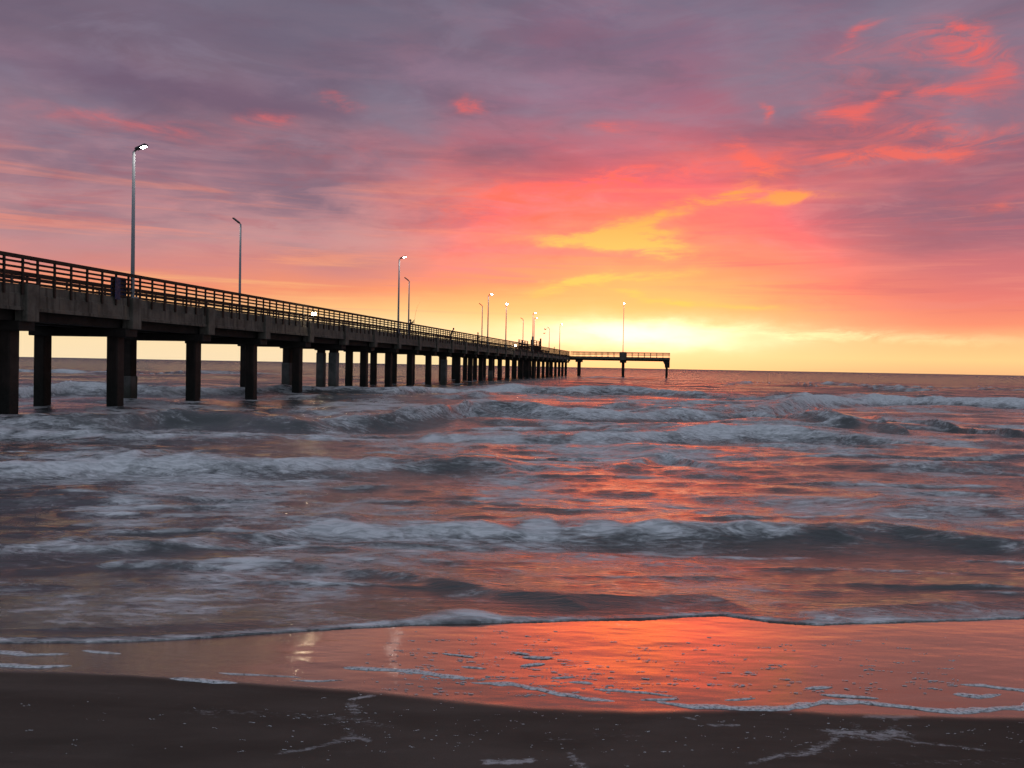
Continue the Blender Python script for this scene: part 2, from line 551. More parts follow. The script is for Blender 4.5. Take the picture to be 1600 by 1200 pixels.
# ------------------------------------------------------------------ beach
def build_beach():
    ys = np.concatenate([[-4000, -1500, -500, -150, -60, -30, -18, -12, -8, -5, -2, 0, 1.5], np.linspace(2.5, 9.0, 420), np.linspace(9.3, 40, 40)])
    xs_f = np.linspace(-7.5, 7.5, 520)
    side = np.array([8, 9, 10.5, 13, 17, 25, 40, 80, 200, 600, 2000, 6000.0])
    xs = np.concatenate([-side[::-1], xs_f, side])
    X, Y = np.meshgrid(xs, ys)
    Z = sand_z(Y, X)
    fine = sstep(Y, 1.0, 3.0)
    Z = Z + fine * (0.012 * (fbm(X * 0.5, Y * 0.9, 3) - 0.5) + 0.004 * (fbm(X * 3, Y * 6, 3) - 0.5))
    edge = ev(WET, X) + 0.05 * (fbm(X * 1.2 + 5, Y * 0.3, 3) - 0.5) + 0.03 * (fbm(X * 6, Y * 5, 2) - 0.5)
    wet = sstep(Y - edge, -0.05, 0.13)
    tr = np.zeros_like(X)
    XW = X + 0.10 * (fbm(X * 2.5, Y * 4 + 9, 3) - .5)
    YW = Y + 0.16 * (fbm(X * 3.0 + 20, Y * 3, 4) - .5)
    for pts, hw, k in [([(1362, 1121), (1395, 1123), (1428, 1121)], .05, 1.3), ([(552, 1091), (587, 1087)], .03, 1.2), ([(538, 1156), (555, 1153), (574, 1159)], .03, 1.2), ([(758, 1188), (827, 1187)], .035, 1.2),
                       ([(290, 1116), (440, 1117), (500, 1120), (560, 1126), (605, 1134)], .05, .55), ([(330, 1116), (440, 1120), (540, 1130)], .10, .35), ([(430, 1178), (500, 1164), (545, 1156)], .028, .9), ([(538, 1136), (550, 1156)], .03, .8),
                       ([(548, 1098), (560, 1114)], .05, .8), ([(1310, 1146), (1370, 1151), (1405, 1146)], .10, 1.0), ([(1180, 1197), (1250, 1178), (1320, 1152)], .035, .8), ([(1390, 1152), (1460, 1162), (1540, 1173)], .04, .85),
                       ([(880, 1180), (905, 1195)], .04, .8), ([(850, 1158), (885, 1158)], .03, .7), ([(1108, 1134), (1148, 1134)], .03, .8), ([(1065, 1120), (1088, 1126)], .025, .7), ([(1330, 1128), (1350, 1142)], .03, .6),
                       ([(1400, 1192), (1520, 1196), (1600, 1190)], .05, .4), ([(700, 1135), (760, 1139)], .04, .35), ([(930, 1148), (1000, 1152)], .05, .4)]:
        w = [beach_pt(*p) for p in pts]
        for a, b_ in zip(w, w[1:]):
            d = np.array([b_.x - a.x, b_.y - a.y])
            L2 = (d ** 2).sum()
            u = np.clip(((XW - a.x) * d[0] + (YW - a.y) * d[1]) / L2, 0, 1)
            dist = np.hypot(XW - a.x - u * d[0], (YW - a.y - u * d[1]))
            tr = np.maximum(tr, k * np.exp(-(dist / hw) ** 2))
    me = mesh_grid('beach', X, Y, Z, {'wet': wet, 'trace': tr})
    m, t, b = material('beach_sand')
    at = t.node('ShaderNodeAttribute', attribute_name='wet')
    wv = E(t, at.outputs['Fac'])
    g = t.node('ShaderNodeNewGeometry')
    p = E(t, g.outputs['Position'])
    x, y, z = t.sep(p)
    nbig = t.noise(t.vec(x * 0.5, y * 1.4, 0.0), 1.0, 5.0, 0.55)
    ngr = t.noise(p, 240.0, 3.0, 0.7)
    nmid = t.noise(p, 14.0, 5.0, 0.6)
    film = t.noise(t.vec(x * 2.2, y * 7.0, 0.0), 3.0, 5.0, 0.55, 0.8)
    dry = t.mix(t.smooth(nbig, 0.35, 0.7), (0.074, 0.060, 0.049), (0.112, 0.092, 0.077))
    dry = t.mix(t.smooth(ngr, 0.35, 0.7) * 0.5, dry, (0.050, 0.044, 0.042))
    dry = t.mix(t.smooth(nmid, 0.55, 0.8) * 0.35, dry, (0.12, 0.105, 0.095))
    at2 = t.node('ShaderNodeAttribute', attribute_name='trace')
    tv = E(t, at2.outputs['Fac'])
    tn = t.noise(t.vec(x * 1.0, y * 1.6, 0.0), 16.0, 6.0, 0.68, 0.6)
    tn2 = t.noise(p, 90.0, 3.0, 0.6)
    dry = t.mix(t.smooth(tv * 0.85 + (tn - 0.5) * 2.2 + (tn2 - 0.5) * 0.9, 0.36, 1.05) * t.smooth(tv, 0.03, 0.3), dry, (0.40, 0.40, 0.40))
    damp = t.noise(t.vec(x * 0.35, y * 1.1, 7.0), 1.3, 5.0, 0.6, 0.5)
    dry = t.mix(t.smooth(damp, 0.42, 0.66) * 0.55, dry, (0.044, 0.036, 0.030))
    col = t.mix(wv, dry, (0.055, 0.040, 0.034))
    t.put(b.inputs['Base Color'], col)
    ro = t.mix(wv, (0.86, 0.86, 0.86), t.mix(t.smooth(film, 0.3, 0.7), (0.05, 0.05, 0.05), (0.11, 0.11, 0.11)))
    t.put(b.inputs['Roughness'], ro)
    t.put(b.inputs['IOR'], t.smooth(wv, 0.0, 1.0, 1.30, 1.50))
    t.put(b.inputs['Specular IOR Level'], t.smooth(wv, 0.0, 1.0, 0.12, 0.58))
    rip = t.noise(t.vec(x * 9.0, y * 22.0, 0.0), 2.0, 5.0, 0.65, 0.5)
    rough_zone = t.smooth(x + (nbig - 0.5) * 2.0, -1.2, -2.4, 0.12, 2.6)
    hgt = t.mix(wv, ngr * 0.5 + nmid * 0.9, film * 0.35 + t.noise(p, 60.0, 3.0, 0.6) * 0.16 + rip * 0.9 * rough_zone)
    bn = t.node('ShaderNodeBump')
    bn.inputs['Strength'].default_value = 0.28
    bn.inputs['Distance'].default_value = 0.005
    t.put(bn.inputs['Height'], hgt)
    t.l.new(bn.outputs[0], b.inputs['Normal'])
    o = link('beach', me, m)
    tag(o, kind='structure')


build_beach()

# ------------------------------------------------------------------ sea
TH = math.atan(0.1753)                      # bearing of the pier, its first bent and the spacing of bents
P0 = (0.1753 * 36.3 - 26.09, 36.3, 0.0)
BAY = 7.208
# breakers: crest line, height, front and back length, foam left behind
# (px, py, amplitude factor, foam factor)
BREAKERS = [
    # the low bore nearest the sand, glassy front running down to the right
    dict(h=.15, lf=.17, lb=1.1, fb=.1, zs=1, pts=[(330, 862, 0, 0), (480, 874, .5, .3), (600, 888, .9, .25), (720, 908, 1, .1), (880, 930, 1, .05), (1030, 944, .9, .15), (1110, 952, .6, .5), (1200, 962, 0, .6)]),
    # first full breaker
    dict(h=.30, lf=.30, lb=1.7, fb=.45, pts=[(-300, 846, .55, .35), (0, 838, .6, .4), (140, 832, .7, .7), (280, 826, .7, .6), (380, 824, .45, .35), (450, 812, .7, .8), (520, 806, .95, 1), (650, 806, 1, 1), (800, 808, 1, 1),
                                     (930, 808, 1, 1), (1040, 812, 1, .75), (1130, 812, 1, .65), (1250, 812, 1.0, .5), (1400, 812, .95, .45), (1500, 818, .9, .45), (1600, 826, .8, .5), (1900, 830, .7, .4)]),
    dict(h=.22, lf=.35, lb=1.6, fb=.3, pts=[(-250, 770, .7, .2), (0, 768, .8, .2), (110, 764, 1, .25), (240, 768, .7, .2), (340, 775, 0, .2)]),
    dict(h=.26, lf=.4, lb=1.6, fb=.2, pts=[(1290, 790, 0, .1), (1380, 778, .8, .15), (1480, 776, 1, .1), (1600, 782, 1, .2), (1850, 780, .8, .2)]),
    # second breaker, left half
    dict(h=.52, lf=.50, lb=2.4, fb=.4, pts=[(-350, 704, .9, .9), (0, 703, .95, .9), (120, 704, 1, 1), (300, 702, .95, .9), (440, 703, .9, .85), (540, 699, .95, .8), (640, 697, 1, .45), (720, 696, 1, .25), (775, 698, .8, .4), (830, 704, 0, .4)]),
    dict(h=.34, lf=.5, lb=2.0, fb=.35, pts=[(940, 714, 0, .3), (1000, 708, .8, .5), (1040, 697, 1, .4), (1110, 712, .7, .3), (1170, 714, .6, .3), (1300, 710, .9, .15), (1400, 714, .7, .2), (1540, 712, .9, .1), (1700, 712, .6, .2)]),
    # third row
    dict(h=.50, lf=.6, lb=3.2, fb=.55, pts=[(-350, 660, .8, .8), (0, 657, .9, .9), (90, 656, 1, .95), (190, 662, .7, .7), (330, 664, .6, .7), (520, 664, .6, .65), (660, 664, .7, .8), (800, 668, .8, .75), (930, 668, .9, .8), (1060, 664, 1.2, .95), (1180, 662, 1.4, 1), (1300, 666, 1.2, .9), (1420, 674, .8, .5), (1600, 680, .6, .3), (1900, 684, .4, .3)]),
    # glassy wave beside the pier and its neighbours to the right
    dict(h=.75, lf=.9, lb=3.0, fb=.4, pts=[(-350, 640, .5, .2), (0, 640, .5, .1), (180, 640, .6, .15), (260, 637, 1, .12), (370, 636, 1, .2), (470, 639, .9, .35), (580, 638, .9, .6), (680, 634, 1, .5), (740, 630, 1.1, .3), (800, 630, 1.0, .6), (900, 634, .9, .95), (1010, 634, .9, .8), (1150, 634, .9, .7), (1280, 630, .9, .6), (1400, 650, .5, .2), (1600, 660, .4, .2)]),
    # big white breaker at the right
    dict(h=1.0, lf=1.2, lb=5.0, fb=.75, pts=[(960, 626, 0, .3), (1080, 622, .6, .5), (1200, 621, .7, .6), (1280, 614, 1, .95), (1370, 612, 1.1, 1), (1480, 615, 1.1, 1), (1600, 618, 1.1, .95), (1900, 622, 1, .9)]),
    dict(h=.9, lf=1.3, lb=5.0, fb=.6, pts=[(-300, 600, .9, .9), (0, 598, 1, .9), (120, 596, 1, .9), (260, 598, 1, .9), (400, 598, .8, .7), (520, 598, .6, .6), (620, 600, .9, .9), (700, 598, 1, 1), (800, 598, 1, 1), (900, 601, 1, .8), (1000, 602, .9, .7), (1100, 606, .6, .6), (1200, 608, .2, .3)]),
    dict(h=.8, lf=1.5, lb=7.0, fb=.5, pts=[(1080, 598, 0, .5), (1170, 592, .9, 1), (1260, 594, 1, .9), (1350, 601, .8, .9), (1500, 606, .6, .4), (1600, 604, .7, .5), (1900, 606, .7, .5)]),
    dict(h=.9, lf=1.8, lb=9.0, fb=.4, pts=[(-300, 573, .9, .9), (0, 573, 1, .9), (90, 574, 1, .9), (180, 577, .7, .8), (300, 577, .8, .8), (420, 579, .6, .6), (560, 582, 0, .4)]),
    dict(h=.5, lf=2.0, lb=9.0, fb=.5, pts=[(880, 589, 0, .3), (935, 587, .8, .9), (1010, 588, .6, .8), (1080, 590, .0, .4)]),
    dict(h=.6, lf=2.0, lb=9.0, fb=.5, pts=[(1470, 600, 0, .3), (1530, 601, .8, .9), (1560, 602, .6, .8), (1600, 604, .2, .3), (1700, 606, 0, .3)]),
]


def ripples():
    """low secondary wavelets and foam lines between the breakers"""
    r = random.Random(21)
    out = []
    for k in range(46):
        py = 604 + 330 * (k + r.random()) / 46.0
        x0 = r.uniform(-250, 1500)
        ln = r.uniform(260, 760)
        z = 2.4 * F / (py - 573)
        h = 7.0 * z / F * r.uniform(.5, 1.2)
        n = 5
        tilt = r.uniform(-.03, .03)
        pts = []
        for i in range(n):
            u = i / (n - 1)
            e = math.sin(math.pi * u) ** .7
            pts.append((x0 + ln * u, py + 0.01875 * (x0 + ln * u - 800) + tilt * ln * (u - .5) + r.uniform(-3, 3), e * r.uniform(.6, 1), r.uniform(.25, .85)))
        out.append(dict(h=h, lf=h * r.uniform(1.2, 2.2), lb=h * r.uniform(4, 9), fb=r.uniform(.3, .75), k=.8, pts=pts))
    return out


def build_sea():
    # rows: even in angle below the horizon, out to 9 km
    p = np.concatenate([np.linspace(680, 200, 560)[:-1], np.linspace(200, 6, 470)[:-1], np.geomspace(6, 0.37, 40)])
    ys = 2.4 * F / p
    tf = np.linspace(-0.80, 0.80, 1000)
    tf = np.sign(tf) * np.abs(tf) ** 1.0
    side = np.array([0.85, 0.95, 1.1, 1.35, 1.8, 2.6, 4.5, 9.0])
    ts = np.concatenate([-side[::-1], tf, side])
    OR = 3.0
    T, Y = np.meshgrid(ts, ys)
    X = T * (Y + OR)
    dyr = np.gradient(ys)[:, None] * np.ones_like(T)
    dxr = np.abs(np.gradient(ts))[None, :] * (Y + OR)
    Z = sea_base(Y)
    foam = np.zeros_like(Y)
    calm = sstep(Y, 7.0, 22.0)
    # crossing chop
    r2 = np.random.RandomState(5)
    gust = 0.6 + 0.8 * fbm(X * 0.09 + 3, Y * 0.12, 3)
    for lam in np.geomspace(0.26, 30.0, 40):
        th = r2.normal(0, 0.42) + R(3)
        k = 2 * math.pi / lam
        kx, ky = k * math.sin(th), k * math.cos(th)
        sp = np.maximum(dyr * abs(math.cos(th)), dxr * abs(math.sin(th)))
        att = 1 - sstep(sp, lam / 6.0, lam / 2.5)
        steep = 0.034 if lam < 1.2 else (0.032 if lam < 4 else 0.020)
        a = steep / k
        sh = np.clip((Y - 6.8) / (lam * 2.2 + 1.2), 0, 1) if lam > 0.8 else np.clip((Y - 6.6) / 3.0, 0.15, 1)
        ph = kx * X + ky * Y + r2.uniform(0, 6.28) + 6.0 * (vnoise(X / lam * 0.25 + lam, Y / lam * 0.33) - 0.5)
        w = np.sin(ph)
        w = w + 0.22 * np.cos(2 * ph)
        Z = Z + a * w * att * sh * gust
    for bi, B in enumerate(BREAKERS + ripples()):
        zc = 0.17 if B.get('zs') else B['h'] * 0.9
        w = sorted([(*on_plane(q[0], q[1], zc).xy, q[2], q[3]) for q in B['pts']])
        cx, cy, ca, cf = (np.array(v, float) for v in zip(*w))
        rows = np.where((ys > cy.min() - 9 * B['lf']) & (ys < cy.max() + 7 * B['lb']))[0]
        if len(rows) < 2:
            continue
        sl_ = slice(rows[0], rows[-1] + 1)
        Xs, Ys = X[sl_], Y[sl_]
        yc = np.interp(Xs, cx, cy)
        wob = fbm(Xs / (yc * 0.10 + .4) + 13 * bi, np.full_like(Xs, 3.3 * bi), 3) - 0.5
        wob2 = fbm(Xs / (yc * 0.025 + .12) + 7 * bi, np.full_like(Xs, 1.3 * bi), 3) - 0.5
        yc = yc + wob * B['lf'] * 2.4 + wob2 * B['lf'] * 0.9
        A = np.interp(Xs, cx, ca)
        Fm = np.interp(Xs, cx, cf)
        h = B['h'] * B.get('k', 0.46 if B['h'] < .7 else 0.66) * A * (1 + 0.7 * wob + 0.5 * wob2)
        s = Ys - yc
        lf = B['lf'] * (1 + 0.6 * wob2)
        front = np.exp(-np.clip(-s / lf, 0, 9) ** 2)
        back = np.exp(-np.clip(s / B['lb'], 0, 9) ** 1.3)
        prof = np.where(s < 0, front, back)
        trough = -0.22 * np.exp(-((s + 2.6 * lf) / (1.5 * lf)) ** 2)
        Z[sl_] += h * (prof + trough)
        rag = 0.80 + 1.1 * wob2
        f1 = np.exp(-((s + 0.25 * lf) / (1.25 * lf)) ** 2) * Fm * rag * 1.15
        f2 = B['fb'] * Fm * np.exp(-np.clip(s / (B['lb'] * 1.6), 0, 9)) * (s > -lf)
        f3 = 0.38 * Fm * np.exp(-((s + 2.6 * lf) / (2.4 * lf)) ** 2)
        foam[sl_] = np.maximum(foam[sl_], np.clip(A * 1.6, 0, 1) * np.maximum(np.maximum(f1, f2), f3))
    # loose lace between the breakers
    lace = fbm(X * 0.5 + 2, Y * 0.28 + 8, 4)
    lace2 = fbm(X * 0.12 + 40, Y * 0.12 + 8, 3)
    zone = (1 - sstep(Y, 45, 130)) * sstep(Y, 6.4, 8.0)
    foam = foam * (1 - 0.45 * (1 - sstep(Y, 10.0, 12.0)) * sstep(X, -1.5, 1.0))
    zone = zone * (1 - 0.55 * (1 - sstep(Y, 10.0, 13.0)) * sstep(X, -2.5, 0.5))
    foam = np.maximum(foam, zone * (0.20 + 0.38 * sstep(lace * 0.55 + lace2 * 0.45, 0.40, 0.64)))
    # churned water round the piles
    for i in range(0, 18):
        for xo in (-1.0, -5.03):
            q = (P0[0] + xo * math.cos(TH) + i * BAY * math.sin(TH), P0[1] - xo * math.sin(TH) + i * BAY * math.cos(TH))
            rr = np.where((ys > q[1] - 6) & (ys < q[1] + 6))[0]
            if len(rr):
                sl_ = slice(rr[0], rr[-1] + 1)
                d2 = ((X[sl_] - q[0]) / 1.1) ** 2 + ((Y[sl_] - q[1] + .5) / 1.5) ** 2
                foam[sl_] = np.maximum(foam[sl_], 0.62 * np.exp(-d2))
    # swash edge: thin rounded lip of water running up the sand
    edge = ev(EDGE, X) + 0.05 * (fbm(X * 1.1 + 3, Y * 0, 3) - 0.5)
    s = Y - edge
    c = beach_pt(715, 973)
    hump = np.exp(-((X - c.x) / 0.42) ** 2)
    lip = (0.011 + 0.028 * hump) * (1 - np.exp(-np.clip(s, 0, 9) / (0.07 + 0.08 * hump)))
    lip = lip + (0.007 + 0.028 * hump) * np.exp(-((s - 0.14 - 0.1 * hump) / (0.10 + 0.16 * hump)) ** 2)
    rip = 0.008 * (fbm(X * 1.6, Y * 5.0, 3) - 0.5) * np.clip(s / 0.5, 0, 1)
    Zs = sand_z(Y, X) + lip
    sp_ = np.clip(s, 0, 30)
    Z = np.minimum(Z, Zs + 0.05 * sp_ + 0.22 * sp_ ** 2)
    Z = np.where(s > 0, np.maximum(np.maximum(Z, Zs) + rip, sand_z(Y, X) + 0.012), sand_z(Y, X) - 0.02 - 0.2 * np.clip(-s, 0, 0.3))
    foam = np.maximum(foam, (0.55 + 0.25 * hump) * np.exp(-((s - 0.05 - .1 * hump) / (0.08 + 0.20 * hump)) ** 2))
    rightw = sstep(X, 1.6, 3.2)
    foam = np.maximum(foam, rightw * 0.55 * np.exp(-np.clip(s - 0.1, 0, 9) / 0.5) * (s > 0))
    keep = ys > 4.9
    me = mesh_grid('sea', X[keep], Y[keep], Z[keep], {'foam': foam[keep]})

    m, t, b = material('sea_water')
    at = t.node('ShaderNodeAttribute', attribute_name='foam')
    fo = E(t, at.outputs['Fac'])
    g = t.node('ShaderNodeNewGeometry')
    p = E(t, g.outputs['Position'])
    x, y, z = t.sep(p)
    pv = t.vec(x * 0.55, y * 1.0, z * 2.0)
    n1 = t.noise(pv, 1.1, 5.0, 0.60, 1.2)
    n2 = t.noise(t.vec(x * 1.0, y * 2.6, z * 3.0), 3.2, 5.0, 0.62, 1.0)
    n3 = t.noise(t.vec(x * 0.5 + y * 0.1, y * 1.5, z), 1.7, 4.0, 0.55, 2.2)
    ridge = t.smooth(t.math('ABSOLUTE', n3 - 0.5), 0.075, 0.0)
    n4 = t.noise(t.vec(x * 0.8, y * 3.4, z), 2.6, 5.0, 0.6, 1.5)
    ridge2 = t.smooth(t.math('ABSOLUTE', n4 - 0.5), 0.06, 0.0)
    nn = n1 * 0.55 + n2 * 0.45
    lacey = (ridge * 0.30 + ridge2 * 0.22) * t.smooth(fo, 0.08, 0.45) * t.smooth(n1, 0.36, 0.58)
    ff = t.smooth(fo * 1.15 + (nn - 0.5) * 1.7 + lacey, 0.24, 1.14)
    col = t.mix(t.noise(pv, 0.35, 3.0), (0.032, 0.040, 0.042), (0.058, 0.062, 0.060))
    fcol = t.mix(t.smooth(n2, 0.3, 0.7), (0.48, 0.49, 0.50), (0.79, 0.79, 0.80))
    t.put(b.inputs['Base Color'], t.mix(ff, col, fcol))
    t.put(b.inputs['Roughness'], t.mix(ff, (0.11, 0.11, 0.11), (0.75, 0.75, 0.75)))
    b.inputs['IOR'].default_value = 1.42
    t.put(b.inputs['Specular IOR Level'], t.smooth(ff, 0.0, 1.0, t.smooth(y, 30.0, 200.0, 0.66, 0.36), 0.15))
    # wavelets too small to model: wide flat ripples near, choppier texture far out
    far = t.smooth(y, 12.0, 120.0)
    w1 = t.noise(t.vec(x * 1.2, y * 6.0, 0.0), 2.2, 6.0, 0.6, 0.7)
    w2 = t.noise(t.vec(x * 0.16, y * 0.42, 4.0), 1.0, 6.0, 0.6, 0.4)
    bn = t.node('ShaderNodeBump')
    bn.inputs['Strength'].default_value = 0.55
    bn.inputs['Distance'].default_value = 0.05
    t.put(bn.inputs['Height'], w1 + ff * 0.35)
    bn2 = t.node('ShaderNodeBump')
    t.put(bn2.inputs['Strength'], far * 0.9)
    bn2.inputs['Distance'].default_value = 0.9
    t.put(bn2.inputs['Height'], w2)
    # shoreward faces of the far chop are the steep ones
    nb = t.node('ShaderNodeVectorMath', operation='ADD')
    t.l.new(g.outputs['Normal'], nb.inputs[0])
    t.put(nb.inputs[1], t.vec(0.0, far * -0.30, 0.0))
    nn_ = t.node('ShaderNodeVectorMath', operation='NORMALIZE')
    t.l.new(nb.outputs[0], nn_.inputs[0])
    t.l.new(nn_.outputs[0], bn.inputs['Normal'])
    t.l.new(bn.outputs[0], bn2.inputs['Normal'])
    t.l.new(bn2.outputs[0], b.inputs['Normal'])
    o = link('sea', me, m)
    tag(o, kind='structure')


build_sea()

# ------------------------------------------------------------------ the pier
WIDE = 5.6
N_BENT = 28
FIRST = -3
pier = empty('fishing_pier', P0, -TH)
tag(pier, "long concrete fishing pier with timber railings running out over the surf", "pier")


def pier_world(x, s, z):
    """pier coordinates (x to the right, s seaward) to the world"""
    return Vector((P0[0] + x * math.cos(TH) + s * math.sin(TH), P0[1] - x * math.sin(TH) + s * math.cos(TH), z))


Z_TOP, Z_CURB, Z_DECK, Z_LEDGE, Z_FAS, Z_GIR, Z_CAP = 6.50, 5.32, 5.18, 4.96, 4.27, 3.86, 3.46

g = 0.012
me_deck = box_me('deck_span', -WIDE + .42, -.42, g, BAY - g, Z_DECK - .25, Z_DECK)


def edge_beam_me(flip):
    """the outer concrete edge of one bay: kerb on top, ledge, fascia with a lip below"""
    prof = [(-.40, Z_FAS + .08), (-.06, Z_FAS), (0.0, Z_FAS), (0.0, Z_FAS + .13), (-.045, Z_FAS + .16), (-.045, Z_LEDGE - .03), (-.075, Z_LEDGE), (-.075, Z_CURB - .03),
            (-.10, Z_CURB), (-.40, Z_CURB)]
    bm = bmesh.new()
    rows = []
    for y in (g, BAY - g):
        rows.append([bm.verts.new(((-WIDE - x) if flip else x, y, z)) for x, z in prof])
    n = len(prof)
    for i in range(n):
        f = (rows[0][i], rows[0][(i + 1) % n], rows[1][(i + 1) % n], rows[1][i])
        bm.faces.new(f)
    bm.faces.new(rows[0])
    bm.faces.new(rows[1])
    bmesh.ops.recalc_face_normals(bm, faces=bm.faces)
    return bm_mesh(bm, 'edge_beam')


me_edge = edge_beam_me(False)
me_edge_far = edge_beam_me(True)
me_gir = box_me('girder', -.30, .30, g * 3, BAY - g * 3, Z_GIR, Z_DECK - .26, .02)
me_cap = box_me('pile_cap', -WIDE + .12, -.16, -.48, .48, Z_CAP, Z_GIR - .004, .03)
me_block = box_me('end_block', -.45, .13, -.36, .36, Z_GIR - .03, Z_CURB + .03, .025)


def pile_me():
    bm = bmesh.new()
    a, c = .30, .05
    ring = [(a, a - c), (a - c, a), (-a + c, a), (-a, a - c), (-a, -a + c), (-a + c, -a), (a - c, -a), (a, -a + c)]
    r0 = [bm.verts.new((x, y, -2.6)) for x, y in ring]
    r1 = [bm.verts.new((x, y, Z_CAP + .01)) for x, y in ring]
    for i in range(8):
        bm.faces.new((r0[i], r0[(i + 1) % 8], r1[(i + 1) % 8], r1[i]))
    bm.faces.new(r1)
    bm.faces.new(list(reversed(r0)))
    return bm_mesh(bm, 'pile')


me_pile = pile_me()


def jacket_me(top):
    bm = bmesh.new()
    box_bm(bm, -.345, .345, -.345, .345, -2.5, top, .05)
    return bm_mesh(bm, 'pile_jacket')


JACK = {(2, 1): 1.4, (5, 1): 2.3, (5, 0): 3.2, (6, 1): 3.25, (10, 0): 3.0, (14, 0): 1.6, (18, 1): 2.2}
for i in range(FIRST, N_BENT + 1):
    s = i * BAY
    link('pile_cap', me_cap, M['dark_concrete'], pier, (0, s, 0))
    for j, x in enumerate((-1.0, -5.03)):
        rz = random.uniform(-.03, .03)
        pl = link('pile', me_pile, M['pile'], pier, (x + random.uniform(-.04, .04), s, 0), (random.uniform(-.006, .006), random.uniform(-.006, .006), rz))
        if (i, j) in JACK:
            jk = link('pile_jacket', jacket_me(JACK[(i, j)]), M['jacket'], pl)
    link('end_block', me_block, M['concrete'], pier, (0, s, 0))
    link('end_block', me_block, M['concrete'], pier, (-WIDE, s, 0), (0, 0, math.pi))
    if i < N_BENT:
        link('deck_span', me_deck, M['concrete'], pier, (0, s, 0))
        link('edge_beam', me_edge, M['concrete'], pier, (0, s, 0))
        link('edge_beam', me_edge_far, M['concrete'], pier, (0, s, 0))
        for x in (-.85, -2.8, -4.75):
            link('girder', me_gir, M['dark_concrete'], pier, (x, s, 0))

# railings: per bay a top rail with five boards and seven posts
POSTS = [.42, 1.48, 2.54, 3.60, 4.66, 5.72, 6.72]
BOARD_Z = [6.40 - .203 * k for k in range(1, 6)]
me_toprail = box_me('top_rail', -.10, .07, 0.006, BAY - .006, Z_TOP - .15, Z_TOP, .012)
me_board = box_me('rail_board', -.045, -.005, 0.006, BAY - .006, -.046, .046, .006)
me_post = box_me('rail_post', 0.0, .075, -.05, .05, 4.90, Z_TOP - .151, .008)


def railing_bay(s, far, single):
    x0 = -WIDE + .04 if far else -.04
    rot = (0, 0, math.pi) if far else (0, 0, 0)
    y0 = s + BAY if far else s
    if single:
        r = link('railing', me_toprail, M['wood'], pier, (x0, y0, 0), rot)
        for z in BOARD_Z:
            link('rail_board', me_board, M['wood'], r, (0.0, 0, z + random.uniform(-.006, .006)), (random.uniform(-.0012, .0012), 0, 0))
        for q in POSTS:
            qq = BAY - q if far else q
            link('rail_post', me_post, M['wood'], r, (-.004, qq + random.uniform(-.02, .02), 0), (0, random.uniform(-.006, .006), 0))
        return None
    return (x0, y0, far)


rest = []
for i in range(FIRST, N_BENT):
    for far in (False, True):
        q = railing_bay(i * BAY, far, (i <= 16 and not far) or (far and i <= 8 and i >= -1))
        if q:
            rest.append(q)
bm = bmesh.new()
for (x0, y0, far) in rest:
    sg = -1 if far else 1
    def bx(xa, xb, ya, yb, za, zb):
        a, b_ = sorted((x0 + sg * xa, x0 + sg * xb))
        c, d = sorted((y0 + sg * ya, y0 + sg * yb))
        box_bm(bm, a, b_, c, d, za, zb)
    bx(-.10, .07, .006, BAY - .006, Z_TOP - .15, Z_TOP)
    for z in BOARD_Z:
        bx(-.045, -.005, .006, BAY - .006, z - .046, z + .046)
    for q in POSTS:
        bx(-.004, .071, q - .05, q + .05, 4.90, Z_TOP - .151)
tag(link('distant_railing', bm_mesh(bm, 'distant_railing'), M['wood'], pier), kind='stuff')

# the T-shaped head at the seaward end
SE = N_BENT * BAY
HX = [2.3, 14.0, 25.4]
L_T = 26.2
link('head_deck', box_me('head_deck', -WIDE - 6, L_T, SE + .03, SE + 5.2, 4.62, 5.25, .03), M['concrete'], pier)
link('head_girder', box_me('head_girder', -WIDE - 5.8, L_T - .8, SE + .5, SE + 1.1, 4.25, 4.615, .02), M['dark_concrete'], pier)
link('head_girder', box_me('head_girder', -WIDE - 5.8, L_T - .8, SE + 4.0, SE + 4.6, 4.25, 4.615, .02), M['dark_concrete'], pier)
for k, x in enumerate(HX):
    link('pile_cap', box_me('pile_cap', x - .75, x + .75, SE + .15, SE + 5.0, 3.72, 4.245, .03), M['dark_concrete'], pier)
    for sy in (1.1, 4.2):
        link('pile', me_pile, M['pile'], pier, (x, SE + sy, .26))
# haunched bracket under the outer end
bm = bmesh.new()
pr = [(L_T - 2.0, 4.60), (L_T - .05, 4.60), (L_T - .05, 2.6), (L_T - 1.25, 2.6), (L_T - 1.35, 3.4)]
ra = [bm.verts.new((x, SE + .3, z)) for x, z in pr]
rb = [bm.verts.new((x, SE + .9, z)) for x, z in pr]
for i in range(5):
    bm.faces.new((ra[i], ra[(i + 1) % 5], rb[(i + 1) % 5], rb[i]))
bm.faces.new(ra)
bm.faces.new(list(reversed(rb)))
bmesh.ops.recalc_face_normals(bm, faces=bm.faces)
link('end_bracket', bm_mesh(bm, 'end_bracket'), M['dark_concrete'], pier)
link('lamp_plinth', box_me('lamp_plinth', 13.2, 14.9, SE - .25, SE + .9, 4.4, 6.55, .03), M['concrete'], pier)
for sy, nm in ((SE + .12, 'head_railing'), (SE + 5.1, 'head_railing')):
    bm = bmesh.new()
    box_bm(bm, .2, L_T, sy - .08, sy + .08, Z_TOP - .14, Z_TOP)
    for z in (6.12, 5.78):
        box_bm(bm, .2, L_T, sy - .03, sy + .03, z - .05, z + .05)
    x = .35
    while x < L_T:
        box_bm(bm, x - .05, x + .05, sy - .045, sy + .045, 5.1, Z_TOP - .141)
        x += 1.6
    tag(link(nm, bm_mesh(bm, nm), M['wood'], pier), kind='stuff')
bm = bmesh.new()
